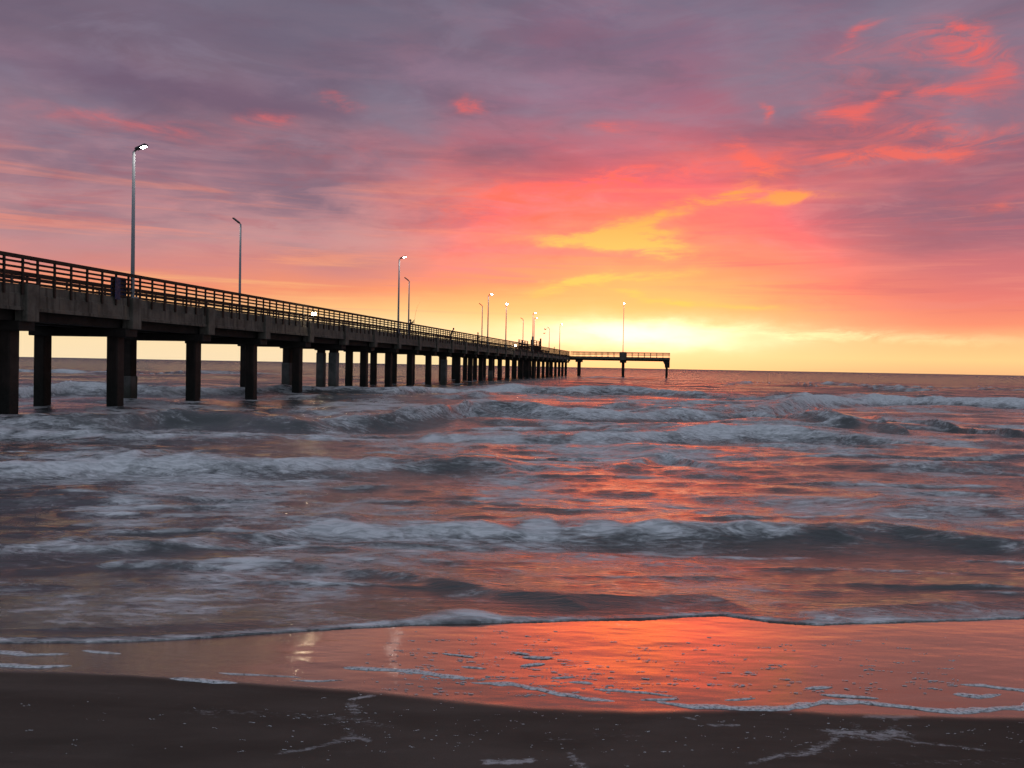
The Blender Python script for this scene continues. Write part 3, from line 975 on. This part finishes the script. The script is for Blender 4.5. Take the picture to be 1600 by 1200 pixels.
for z in (Z_TOP - .07, 6.12, 5.78):
    box_bm(bm, L_T - .16, L_T - .04, SE + .21, SE + 5.01, z - .05, z + .05)
tag(link('head_railing', bm_mesh(bm, 'head_railing'), M['wood'], pier), kind='stuff')


# ------------------------------------------------------------------ lamp posts on the pier
def lamp_meshes(height):
    bm = bmesh.new()
    tube_bm(bm, [(0, 0, .03), (0, 0, height * .5), (0, 0, height)], [.098, .085, .066], 12)
    pole = bm_mesh(bm, 'pole')
    bm = bmesh.new()
    tube_bm(bm, [(0, 0, height - .12), (.03, 0, height + .02), (.12, 0, height + .09), (.24, 0, height + .13)], [.05, .048, .045, .042], 8)
    arm = bm_mesh(bm, 'arm')
    bm = bmesh.new()
    box_bm(bm, -.04, .56, -.15, .15, 0.0, .11, .03)
    head = bm_mesh(bm, 'lamp_head')
    bm = bmesh.new()
    bm.faces.new([bm.verts.new(v) for v in ((.24, -.11, -.0008), (.24, .11, -.0008), (.51, .11, -.0008), (.51, -.11, -.0008))])
    lens = bm_mesh(bm, 'lens')
    bm = bmesh.new()
    box_bm(bm, -.2, .2, -.2, .2, 0, .03, .004)
    for sx in (-1, 1):
        for sy in (-1, 1):
            box_bm(bm, sx * .15 - .022, sx * .15 + .022, sy * .15 - .022, sy * .15 + .022, .031, .09)
    base = bm_mesh(bm, 'base_plate')
    return pole, arm, head, lens, base


H_L = 7.1
LM = lamp_meshes(H_L)
LF = lamp_meshes(H_L)


def lamp_post(x, s, z, direction, label, meshes=LM, h=H_L, tilt=20.0, light='lamp_white'):
    o = empty('lamp_post', pier_world(x, s, z), direction)
    tag(o, label, "lamp post", "lamp posts along the pier")
    link('pole', meshes[0], M['metal'], o)
    link('arm', meshes[1], M['dark_metal'], o)
    link('base_plate', meshes[4], M['metal'], o)
    hd = link('lamp_head', meshes[2], M['dark_metal'], o, (.17, 0, h + .08), (0, -R(tilt), 0))
    ln = link('lens', meshes[3], None, hd)
    if not meshes[3].materials:
        meshes[3].materials.append(M[light])
    return o


ZB = Z_CURB + .03
near_lab = {1: "tall galvanised lamp post nearest the camera, rising beside the navy panel",
            7: "lit lamp post on the near rail, taller of the mid-pier pair left of centre",
            13: "lit lamp post on the near rail just left of the brightest starry lamp",
            19: "distant lamp post standing at the raised timber platform",
            25: "last lamp post on the near rail before the pier head"}
far_lab = {4: "second lamp post from the left, on the far rail with its head turned left",
           10: "shorter lamp post of the mid-pier pair, on the far rail with head turned left",
           16: "faint lamp post on the far rail above a standing person",
           22: "small lamp post on the far rail between the bright lamp and the platform",
           28: "faintest lamp post on the far rail near the pier head"}
for i, lb in near_lab.items():
    lamp_post(-.08, i * BAY - .1, ZB, -TH, lb)
for i, lb in far_lab.items():
    lamp_post(-WIDE + .08, i * BAY - .1, ZB, math.pi - TH, lb, LF, H_L, 36)
LB = lamp_meshes(6.6)
lamp_post(-.08, 15 * BAY, ZB, R(-80), "brightest starry lamp post halfway out along the pier", LB, 6.6, 38, 'lamp_far')
LT = lamp_meshes(12.3)
lamp_post(14.0, SE + .3, 6.55, R(-95), "very tall lit lamp post alone on the pier head", LT, 12.3, 38, 'lamp_far')
lamp_post(-.6, 19 * BAY + 5.0, Z_DECK, -TH, "thin lamp post close behind the one at the platform", lamp_meshes(6.6), 6.6, 20)


# floodlights low on the railing
def floodlight(x, s, z, rz, label):
    o = empty('floodlight', pier_world(x, s, z), rz)
    tag(o, label, "floodlight", "floodlights on the railing")
    bm = bmesh.new()
    box_bm(bm, -.17, .17, -.10, .10, -.12, .12, .02)
    bd = link('housing', bm_mesh(bm, 'housing'), M['dark_metal'], o, (0, 0, 0), (R(20), 0, 0))
    ln = box_me('lens', -.14, .14, -.118, -.103, -.095, .095)
    link('lens', ln, M['flood'], bd)
    bm = bmesh.new()
    tube_bm(bm, [(0, .02, -.10), (0, .06, -.35), (0, .10, -.62)], [.02, .02, .02], 6)
    link('bracket', bm_mesh(bm, 'bracket'), M['dark_metal'], o)


floodlight(.27, 4 * BAY - .15, 5.93, R(28), "glaring floodlight on the railing over the fourth end block")
floodlight(.27, 16 * BAY - .1, 5.80, R(15), "small lit floodlight low on the railing left of the platform")

# navy panel on the railing beside the first lamp
o = empty('notice_board', pier_world(-.17, 6.12, 5.20), -TH)
tag(o, "navy blue notice board fixed to the railing beside the nearest lamp post", "notice board")
link('panel', box_me('panel', -.02, .02, -.50, .50, .06, 1.0, .004), M['navy'], o)
bm = bmesh.new()
for (a, b_, c, d) in ((-.56, -.505, 0, 1.06), (.505, .56, 0, 1.06)):
    box_bm(bm, -.035, .035, a, b_, c, d)
box_bm(bm, -.035, .035, -.5049, .5049, 1.005, 1.06)
link('frame', bm_mesh(bm, 'frame'), M['navy'], o)
o = link('side_panel', box_me('side_panel', .20, .225, -.58, -.18, -.02, 1.02, .004), M['navy'], o)

# benches against the far railing
def bench(s, label):
    o = empty('bench', pier_world(-WIDE + .75, s, Z_DECK), -TH)
    tag(o, label, "bench", "benches along the far railing")
    for k in range(3):
        link('seat_slat', box_me('seat_slat', -.22 + k * .15, -.09 + k * .15, -1.1, 1.1, .42, .46, .006), M['wood'], o)
    for k in range(3):
        link('back_slat', box_me('back_slat', -.30, -.265, -1.1, 1.1, .56 + k * .17, .70 + k * .17, .006), M['wood'], o)
    for y in (-.9, .9):
        bm = bmesh.new()
        box_bm(bm, -.25, .22, y - .04, y + .04, .0, .415)
        box_bm(bm, -.262, -.20, y - .04, y + .04, .4151, 1.05)
        link('leg_frame', bm_mesh(bm, 'leg_frame'), M['dark_metal'], o)


bench(4.2, "dark slatted bench glimpsed through the railing left of the navy board")
bench(12.6, "dark slatted bench glimpsed through the railing right of the nearest lamp")

# raised timber platform far out on the pier
S0 = 19.1 * BAY
pf = empty('raised_platform', pier_world(-1.0, S0, Z_DECK), -TH)
tag(pf, "raised timber platform with railings standing above the far pier rail", "platform")
PL, PW = 11.0, 2.0
link('floor', box_me('floor', -PW, .6, 0, PL, 1.0, 1.12), M['wood'], pf)
for x in (-PW + .1, .5):
    for y in (.1, PL / 3, 2 * PL / 3, PL - .1):
        top = 2.35
        link('post', box_me('post', x - .09, x + .09, y - .09, y + .09, 0, top), M['wood'], pf)
    for z in (1.55, 1.95, 2.3):
        link('rail', box_me('rail', x - .13 if x < 0 else x + .092, x - .092 if x < 0 else x + .13, -.05, PL + .05, z - .06, z + .06), M['wood'], pf)
for y in (-.03, PL + .03):
    link('end_post', box_me('end_post', .62, .92, y - .15, y + .15, 0, 2.95), M['wood'], pf)
for k in range(6):
    link('side_board', box_me('side_board', .595, .618, .2 + k * 1.78, 1.94 + k * 1.78, .1, 1.4), M['wood'], pf)
for k in range(5):
    link('step', box_me('step', -1.2, .2, -.35 - .3 * k, -.08 - .3 * k, .78 - .19 * k, .84 - .19 * k), M['wood'], pf)


# ------------------------------------------------------------------ people on the pier
def person_mesh(pose):
    """one continuous skinned figure; x to the figure's right, y forward"""
    J = {}
    E_ = []

    def j(n, co, r, par=None):
        J[n] = (len(J), co, r)
        if par:
            E_.append((J[par][0], J[n][0]))
    lean = pose.get('lean', 0.0)

    def L(y, z):        # lean the trunk forward from the hips
        return y + math.sin(lean) * (z - .95), .95 + math.cos(lean) * (z - .95)
    y, z = 0, .95
    j('pelvis', (0, 0, .95), (.15, .12))
    yy, zz = L(0, 1.18); j('waist', (0, yy, zz), (.145, .11), 'pelvis')
    yy, zz = L(0, 1.40); j('chest', (0, yy, zz), (.17, .12), 'waist')
    yy, zz = L(.01, 1.52); j('neck', (0, yy, zz), (.06, .06), 'chest')
    yy, zz = L(.03, 1.60); j('jaw', (0, yy, zz), (.075, .085), 'neck')
    yy, zz = L(.03, 1.70); j('skull', (0, yy, zz), (.085, .10), 'jaw')
    yy, zz = L(.02, 1.77); j('crown', (0, yy, zz), (.055, .065), 'skull')
    for sd, nm in ((-1, 'l'), (1, 'r')):
        yy, zz = L(0, 1.44)
        j('sh' + nm, (sd * .19, yy, zz), (.07, .07), 'chest')
        el_, ha = pose['arm' + nm]
        j('el' + nm, (sd * el_[0], el_[1], el_[2]), (.05, .05), 'sh' + nm)
        j('wr' + nm, (sd * ha[0], ha[1], ha[2]), (.034, .034), 'el' + nm)
        d = (Vector((sd * ha[0], ha[1], ha[2])) - Vector((sd * el_[0], el_[1], el_[2]))).normalized()
        w = Vector((sd * ha[0], ha[1], ha[2]))
        c = w + d * .07
        j('pa' + nm, tuple(c), (.034, .026), 'wr' + nm)
        sdv = d.cross(Vector((0, 0, 1)))
        sdv = sdv.normalized() if sdv.length > .1 else Vector((1, 0, 0))
        for k, (o_, ln) in enumerate(((-.03, .07), (-.01, .08), (.01, .075), (.03, .06))):
            f1 = c + sdv * o_ + d * .03
            j('f%d%s' % (k, nm), tuple(f1), (.010, .010), 'pa' + nm)
            j('g%d%s' % (k, nm), tuple(f1 + d * ln * .6 + Vector((0, 0, -.025))), (.008, .008), 'f%d%s' % (k, nm))
        th = w + d * .03 - sdv * .045
        j('th' + nm, tuple(th), (.011, .011), 'wr' + nm)
        j('hp' + nm, (sd * .10, 0, .88), (.10, .10), 'pelvis')
        kn = pose['knee' + nm]
        ft = pose['foot' + nm]
        j('kn' + nm, (sd * .11, kn[0], kn[1]), (.065, .068), 'hp' + nm)
        j('an' + nm, (sd * .12, ft, .09), (.045, .05), 'kn' + nm)
        j('to' + nm, (sd * .13, ft + .17, .04), (.045, .035), 'an' + nm)
    me = bpy.data.meshes.new('person_frame')
    me.from_pydata([v[1] for v in J.values()], E_, [])
    ob = bpy.data.objects.new('person_frame', me)
    COL.objects.link(ob)
    md = ob.modifiers.new('skin', 'SKIN')
    for v in J.values():
        me.skin_vertices[0].data[v[0]].radius = v[2]
    for q in me.skin_vertices[0].data:
        q.use_root = False
    me.skin_vertices[0].data[0].use_root = True
    sb = ob.modifiers.new('sub', 'SUBSURF')
    sb.levels = sb.render_levels = 1
    dg = bpy.context.evaluated_depsgraph_get()
    out = bpy.data.meshes.new_from_object(ob.evaluated_get(dg))
    bpy.data.objects.remove(ob)
    # skin above the collar, clothing elsewhere
    hy, hz = L(.02, 1.56)
    out.materials.clear()
    out.materials.append(M[pose['cloth']])
    out.materials.append(M['skin'])
    wr = [Vector(J['pal'][1]), Vector(J['par'][1])]
    for p in out.polygons:
        p.use_smooth = True
        c = p.center
        if (c.z > hz - .02 and abs(c.x) < .13 and c.y < hy + .2) and c.z < hz + .16 or min((c - w).length for w in wr) < .09:
            p.material_index = 1
    return out


ST = dict(kneel=(.02, .50), kneer=(.03, .50), footl=0.0, footr=.02)
poses = {
    'cast': dict(ST, lean=.05, arml=((.30, .18, 1.42), (.20, .40, 1.55)), armr=((.30, .20, 1.50), (.12, .38, 1.72)), cloth='cloth_dark'),
    'lean': dict(ST, lean=.45, arml=((.26, .42, 1.20), (.14, .62, 1.26)), armr=((.26, .42, 1.20), (.12, .62, 1.26)), footl=-.05, cloth='cloth_blue'),
    'stand': dict(ST, lean=.08, arml=((.28, .02, 1.16), (.20, .25, 1.10)), armr=((.28, .02, 1.16), (.18, .27, 1.12)), footr=.10, cloth='cloth_dark'),
}


def px_s(px):          # distance along the pier of a picture column on the near rail
    return (36155.0 / (1043 - px) - 36.3) / math.cos(TH)


def person(px, x, pose, face, label):
    o = link('person', person_mesh(poses[pose]), None, None, pier_world(x, px_s(px), Z_DECK), (0, 0, face))
    tag(o, label, "person", "people on the pier")
    return o


def hair(o, lean):
    bm = bmesh.new()
    bmesh.ops.create_uvsphere(bm, u_segments=12, v_segments=8, radius=.115)
    for v in bm.verts:
        v.co.z *= .95
        if v.co.y > .04 and v.co.z < .03:
            v.co *= .75
    y = .0 + math.sin(lean) * .76
    z = .95 + math.cos(lean) * .79
    link('hair', bm_mesh(bm, 'hair', True), M['cloth_dark'], o, (0, y, z))


p1 = person(650, -.75, 'cast', R(-80), "person in dark clothes casting a rod beside the mid-pier lamps")
p2 = person(713, -.80, 'lean', R(-95), "person in navy clothes leaning low over the near rail")
p3 = person(754, -.85, 'stand', R(-70), "person in dark clothes standing under a faint lamp post at the rail")
p4 = person(870, -.80, 'stand', R(-100), "person standing at the rail farthest out, near the pier head")
hair(p1, .05); hair(p2, .45); hair(p3, .08); hair(p4, .08)
# the rod held by the caster
bm = bmesh.new()
tube_bm(bm, [(0, 0, 0), (.1, .0, .9), (.28, 0, 1.7), (.62, 0, 2.3)], [.016, .011, .007, .004], 6)
rod = empty('fishing_rod', pier_world(-.32, px_s(650) + .05, Z_DECK + 1.35), -TH)
tag(rod, "thin fishing rod held up by the person beside the mid-pier lamps", "fishing rod")
link('blank', bm_mesh(bm, 'blank'), M['dark_metal'], rod)
bm = bmesh.new()
tube_bm(bm, [(-.05, -.04, .22), (-.05, .04, .22)], [.035, .035], 10)
link('reel', bm_mesh(bm, 'reel'), M['dark_metal'], rod)


# gulls over the platform
def gull(px, py, depth, sweep, rz, label):
    d = ray(px, py)
    loc = CAM + d * (depth / d.y)
    bm = bmesh.new()
    tube_bm(bm, [(0, -.24, .01), (0, -.14, .0), (0, .02, -.01), (0, .16, .02), (0, .24, .04), (0, .31, .03)], [.015, .055, .075, .05, .04, .008], 8)
    o = link('gull', bm_mesh(bm, 'gull', True), M['bird'], None, loc, (0, 0, rz))
    tag(o, label, "bird", "gulls over the pier")
    for sd in (-1, 1):
        bm = bmesh.new()
        st = [(0.05, .08, -.10, .02), (.28, .10, -.07, .02 + sweep * .6), (.52, .05, -.10, .02 + sweep), (.75, -.10, -.16, .02 + sweep * .7)]
        tp, bt = [], []
        for (x, a, b_, z) in st:
            tp.append((bm.verts.new((sd * x, a, z + .012)), bm.verts.new((sd * x, b_, z + .004))))
            bt.append((bm.verts.new((sd * x, a, z - .006)), bm.verts.new((sd * x, b_, z - .002))))
        for i in range(3):
            bm.faces.new((tp[i][0], tp[i + 1][0], tp[i + 1][1], tp[i][1]))
            bm.faces.new((bt[i][1], bt[i + 1][1], bt[i + 1][0], bt[i][0]))
            bm.faces.new((tp[i][0], bt[i][0], bt[i + 1][0], tp[i + 1][0]))
            bm.faces.new((tp[i][1], tp[i + 1][1], bt[i + 1][1], bt[i][1]))
        bmesh.ops.recalc_face_normals(bm, faces=bm.faces)
        link('wing', bm_mesh(bm, 'wing'), M['bird'], o)


gull(852, 515, 186, .22, R(60), "upper of two gulls gliding above the raised platform")
gull(850.5, 521, 184, .12, R(110), "lower of two gulls gliding just above the raised platform")

# ------------------------------------------------------------------ foam left on the sand
RIBBONS = [  # crest of the froth lines, half width (m)
    ([(535, 1043), (600, 1045), (640, 1049), (690, 1056), (742, 1061)], .045),
    ([(735, 1067), (800, 1070), (860, 1082), (920, 1093), (962, 1096)], .045),
    ([(1025, 1097), (1080, 1104), (1150, 1106), (1230, 1107), (1290, 1098), (1330, 1097), (1400, 1103), (1500, 1112), (1580, 1106), (1650, 1100)], .050),
    ([(-60, 1042), (0, 1042), (50, 1044), (114, 1041)], .040), ([(-60, 1012), (0, 1016), (50, 1022), (112, 1019)], .050),
    ([(126, 1014), (160, 1017), (192, 1020)], .05), ([(265, 1062), (310, 1064), (372, 1069)], .035), ([(450, 1064), (500, 1066), (538, 1063)], .022),
    ([(1500, 1069), (1540, 1072), (1600, 1079), (1680, 1084)], .040), ([(1488, 1084), (1530, 1087), (1564, 1084)], .04),
    ([(815, 1027), (850, 1029), (864, 1027)], .04), ([(800, 1018), (828, 1022)], .03), ([(812, 1040), (852, 1036)], .028), ([(888, 1066), (927, 1068)], .028),
    ([(928, 1077), (990, 1081), (1052, 1088)], .026), ([(1000, 1094), (1062, 1093)], .024), ([(1280, 1085), (1340, 1088), (1372, 1090)], .026), ([(1258, 1076), (1302, 1074)], .024),
    ([(690, 1020), (742, 1026)], .024), ([(720, 1042), (760, 1046)], .02),
    ([(340, 1052), (420, 1057), (470, 1060)], .016), ([(860, 1060), (900, 1058)], .018), ([(1130, 1092), (1180, 1090)], .016),
]


def froth_ribbons():
    """soft rounded lines of froth lying on the film of water"""
    vs, fs = [], []
    r = random.Random(8)
    for pts, hw in RIBBONS:
        hw *= 1.3
        w = [beach_pt(*p) for p in pts]
        ln = sum((b_ - a).length for a, b_ in zip(w, w[1:]))
        n = max(16, int(ln / .018))
        cum = np.concatenate([[0], np.cumsum([(b_ - a).length for a, b_ in zip(w, w[1:])])])
        u = np.linspace(0, ln, n)
        px = np.interp(u, cum, [q.x for q in w])
        py = np.interp(u, cum, [q.y for q in w])
        o1, o2 = r.uniform(0, 90), r.uniform(0, 90)
        py = py + .09 * (fbm(u * 1.8 + o1, u * 0 + o2, 4) - .5)
        end = np.clip(np.minimum(u, ln - u) / min(.14, ln * .3), 0, 1) ** .5
        wa = hw * np.clip(-.2 + 1.7 * fbm(u * 7 + o2, u * 0 + o1, 4), .08, 3) * end
        wb = hw * np.clip(-.2 + 1.7 * fbm(u * 9 + o1, u * 0 + 3, 4), .08, 3) * end
        base = len(vs)
        cs = [-1, -.82, -.5, 0, .5, .82, 1]
        for i in range(n):
            for c in cs:
                y = py[i] + (wa[i] if c < 0 else wb[i]) * c
                hgt = (.003 + .006 * min(1, hw / .045)) * end[i] * math.sqrt(max(0, 1 - c * c)) * (0.75 + .5 * float(wa[i] / hw) * .5)
                vs.append((px[i], y, float(sand_z(y, px[i])) + hgt - .001 * (abs(c) == 1)))
        m_ = len(cs)
        for i in range(n - 1):
            for k in range(m_ - 1):
                q = base + i * m_ + k
                fs.append((q, q + m_, q + m_ + 1, q + 1))
    me = bpy.data.meshes.new('froth_lines')
    me.from_pydata(vs, [], fs)
    for p in me.polygons:
        p.use_smooth = True
    me.update()
    m, t, b = material('froth')
    g_ = t.node('ShaderNodeNewGeometry')
    p = E(t, g_.outputs['Position'])
    nz = t.noise(p, 38.0, 5.0, 0.65)
    nb = t.noise(p, 160.0, 3.0, 0.6)
    t.put(b.inputs['Base Color'], t.mix(t.smooth(nz, 0.35, 0.65), (0.34, 0.36, 0.37), (0.70, 0.72, 0.73)))
    b.inputs['Roughness'].default_value = .55
    t.put(b.inputs['Alpha'], t.smooth(nz + (nb - 0.5) * 0.6, 0.24, 0.46))
    bn = t.node('ShaderNodeBump')
    bn.inputs['Strength'].default_value = 0.6
    bn.inputs['Distance'].default_value = 0.006
    t.put(bn.inputs['Height'], nz + nb * 0.5)
    t.l.new(bn.outputs[0], b.inputs['Normal'])
    o = link('froth_lines', me, m)
    tag(o, "pale rounded lines of froth stranded on the wet sand", "foam", kind='stuff')


froth_ribbons()


def foam_clusters():
    items = []
    r = random.Random(3)
    # flecks strewn over the wet film
    for _ in range(420):
        px, py = r.uniform(560, 1500), r.triangular(985, 1092, 1075)
        if r.random() < .22:
            px, py = r.uniform(620, 880), r.uniform(985, 1065)
        q = beach_pt(px, py)
        n = r.choice((1, 1, 1, 2, 3, 5, 7))
        for k in range(n):
            items.append((q.x + k * .015 + r.uniform(-.006, .006), q.y + r.uniform(-.012, .012), r.uniform(.0022, .0075) * r.uniform(.6, 1.1), r.uniform(1.4, 3.6)))
    # flecks on the damp sand
    for _ in range(420):
        px, py = r.uniform(-50, 1650), r.triangular(1085, 1210, 1120)
        if px < 430 and r.random() < .75:
            continue
        q = beach_pt(px, py)
        if q.y > float(ev(WET, q.x)) - .03:
            continue
        for k in range(r.choice((1, 1, 1, 2, 3))):
            items.append((q.x + k * .012, q.y + r.uniform(-.01, .01), r.uniform(.0012, .0036), r.uniform(1.2, 3.0)))
    # dome: one ring-and-a-half of vertices
    base = [(math.cos(a), math.sin(a), -.25) for a in np.arange(7) * 2 * math.pi / 7]
    ring = [(.72 * math.cos(a + .4), .72 * math.sin(a + .4), .42) for a in np.arange(7) * 2 * math.pi / 7]
    V = np.array(base + ring + [(0, 0, .72)])
    Fc = []
    for k in range(7):
        k2 = (k + 1) % 7
        Fc += [(k, k2, 7 + k), (k2, 7 + k2, 7 + k), (7 + k, 7 + k2, 14)]
    Fc = np.array(Fc)
    n = len(items)
    it = np.array(items)
    zz = sand_z(it[:, 1])
    rj = np.random.RandomState(2)
    an = rj.uniform(0, 6.28, n)
    co = np.zeros((n, 15, 3))
    jit = 1 + .25 * rj.uniform(-1, 1, (n, 15))
    vx = V[None, :, 0] * jit
    vy = V[None, :, 1] * jit
    co[:, :, 0] = it[:, None, 0] + it[:, None, 2] * it[:, None, 3] * (vx * np.cos(an * .15)[:, None] - vy * np.sin(an * .15)[:, None] * .4)
    co[:, :, 1] = it[:, None, 1] + it[:, None, 2] * vy
    co[:, :, 2] = sand_z(co[:, :, 1], co[:, :, 0]) + .002 + it[:, None, 2] * V[None, :, 2] * .6
    fs = (Fc[None] + 15 * np.arange(n)[:, None, None]).reshape(-1, 3)
    me = bpy.data.meshes.new('beach_foam')
    me.vertices.add(n * 15)
    me.vertices.foreach_set('co', co.reshape(-1).astype(np.float32))
    me.loops.add(len(fs) * 3)
    me.loops.foreach_set('vertex_index', fs.ravel().astype(np.int32))
    me.polygons.add(len(fs))
    me.polygons.foreach_set('loop_start', (np.arange(len(fs)) * 3).astype(np.int32))
    me.polygons.foreach_set('loop_total', np.full(len(fs), 3, np.int32))
    me.polygons.foreach_set('use_smooth', np.ones(len(fs), bool))
    me.update()
    me.validate()
    m, t, b = material('sea_foam')
    g_ = t.node('ShaderNodeNewGeometry')
    nz = t.noise(E(t, g_.outputs['Position']), 60.0, 3.0)
    t.put(b.inputs['Base Color'], t.mix(nz, (0.36, 0.38, 0.39), (0.66, 0.68, 0.69)))
    b.inputs['Roughness'].default_value = .6
    o = link('beach_foam', me, m)
    tag(o, "small pale flecks of foam strewn over the wet and damp sand", "foam", kind='stuff')


foam_clusters()


# two small shells lying on the damp sand at the left
def shell(px, py, r_, label):
    q = beach_pt(px, py)
    bm = bmesh.new()
    bmesh.ops.create_icosphere(bm, subdivisions=2, radius=r_)
    for v in bm.verts:
        k = 1 + .18 * math.sin(v.co.x * 140 + v.co.y * 60) + .1 * math.sin(v.co.z * 200)
        v.co = Vector((v.co.x * 1.9 * k, v.co.y * .9 * k, v.co.z * .45))
    o = link('pebble', bm_mesh(bm, 'pebble', True), M['dark_metal'], None, (q.x, q.y, q.z + r_ * .3), (0, 0, .2))
    tag(o, label, "pebble", "dark pebbles on the sand")


shell(127, 1078, .022, "larger dark pebble on the bare sand at lower left")
shell(165, 1072, .014, "smaller dark pebble on the bare sand at lower left, nearer the water")
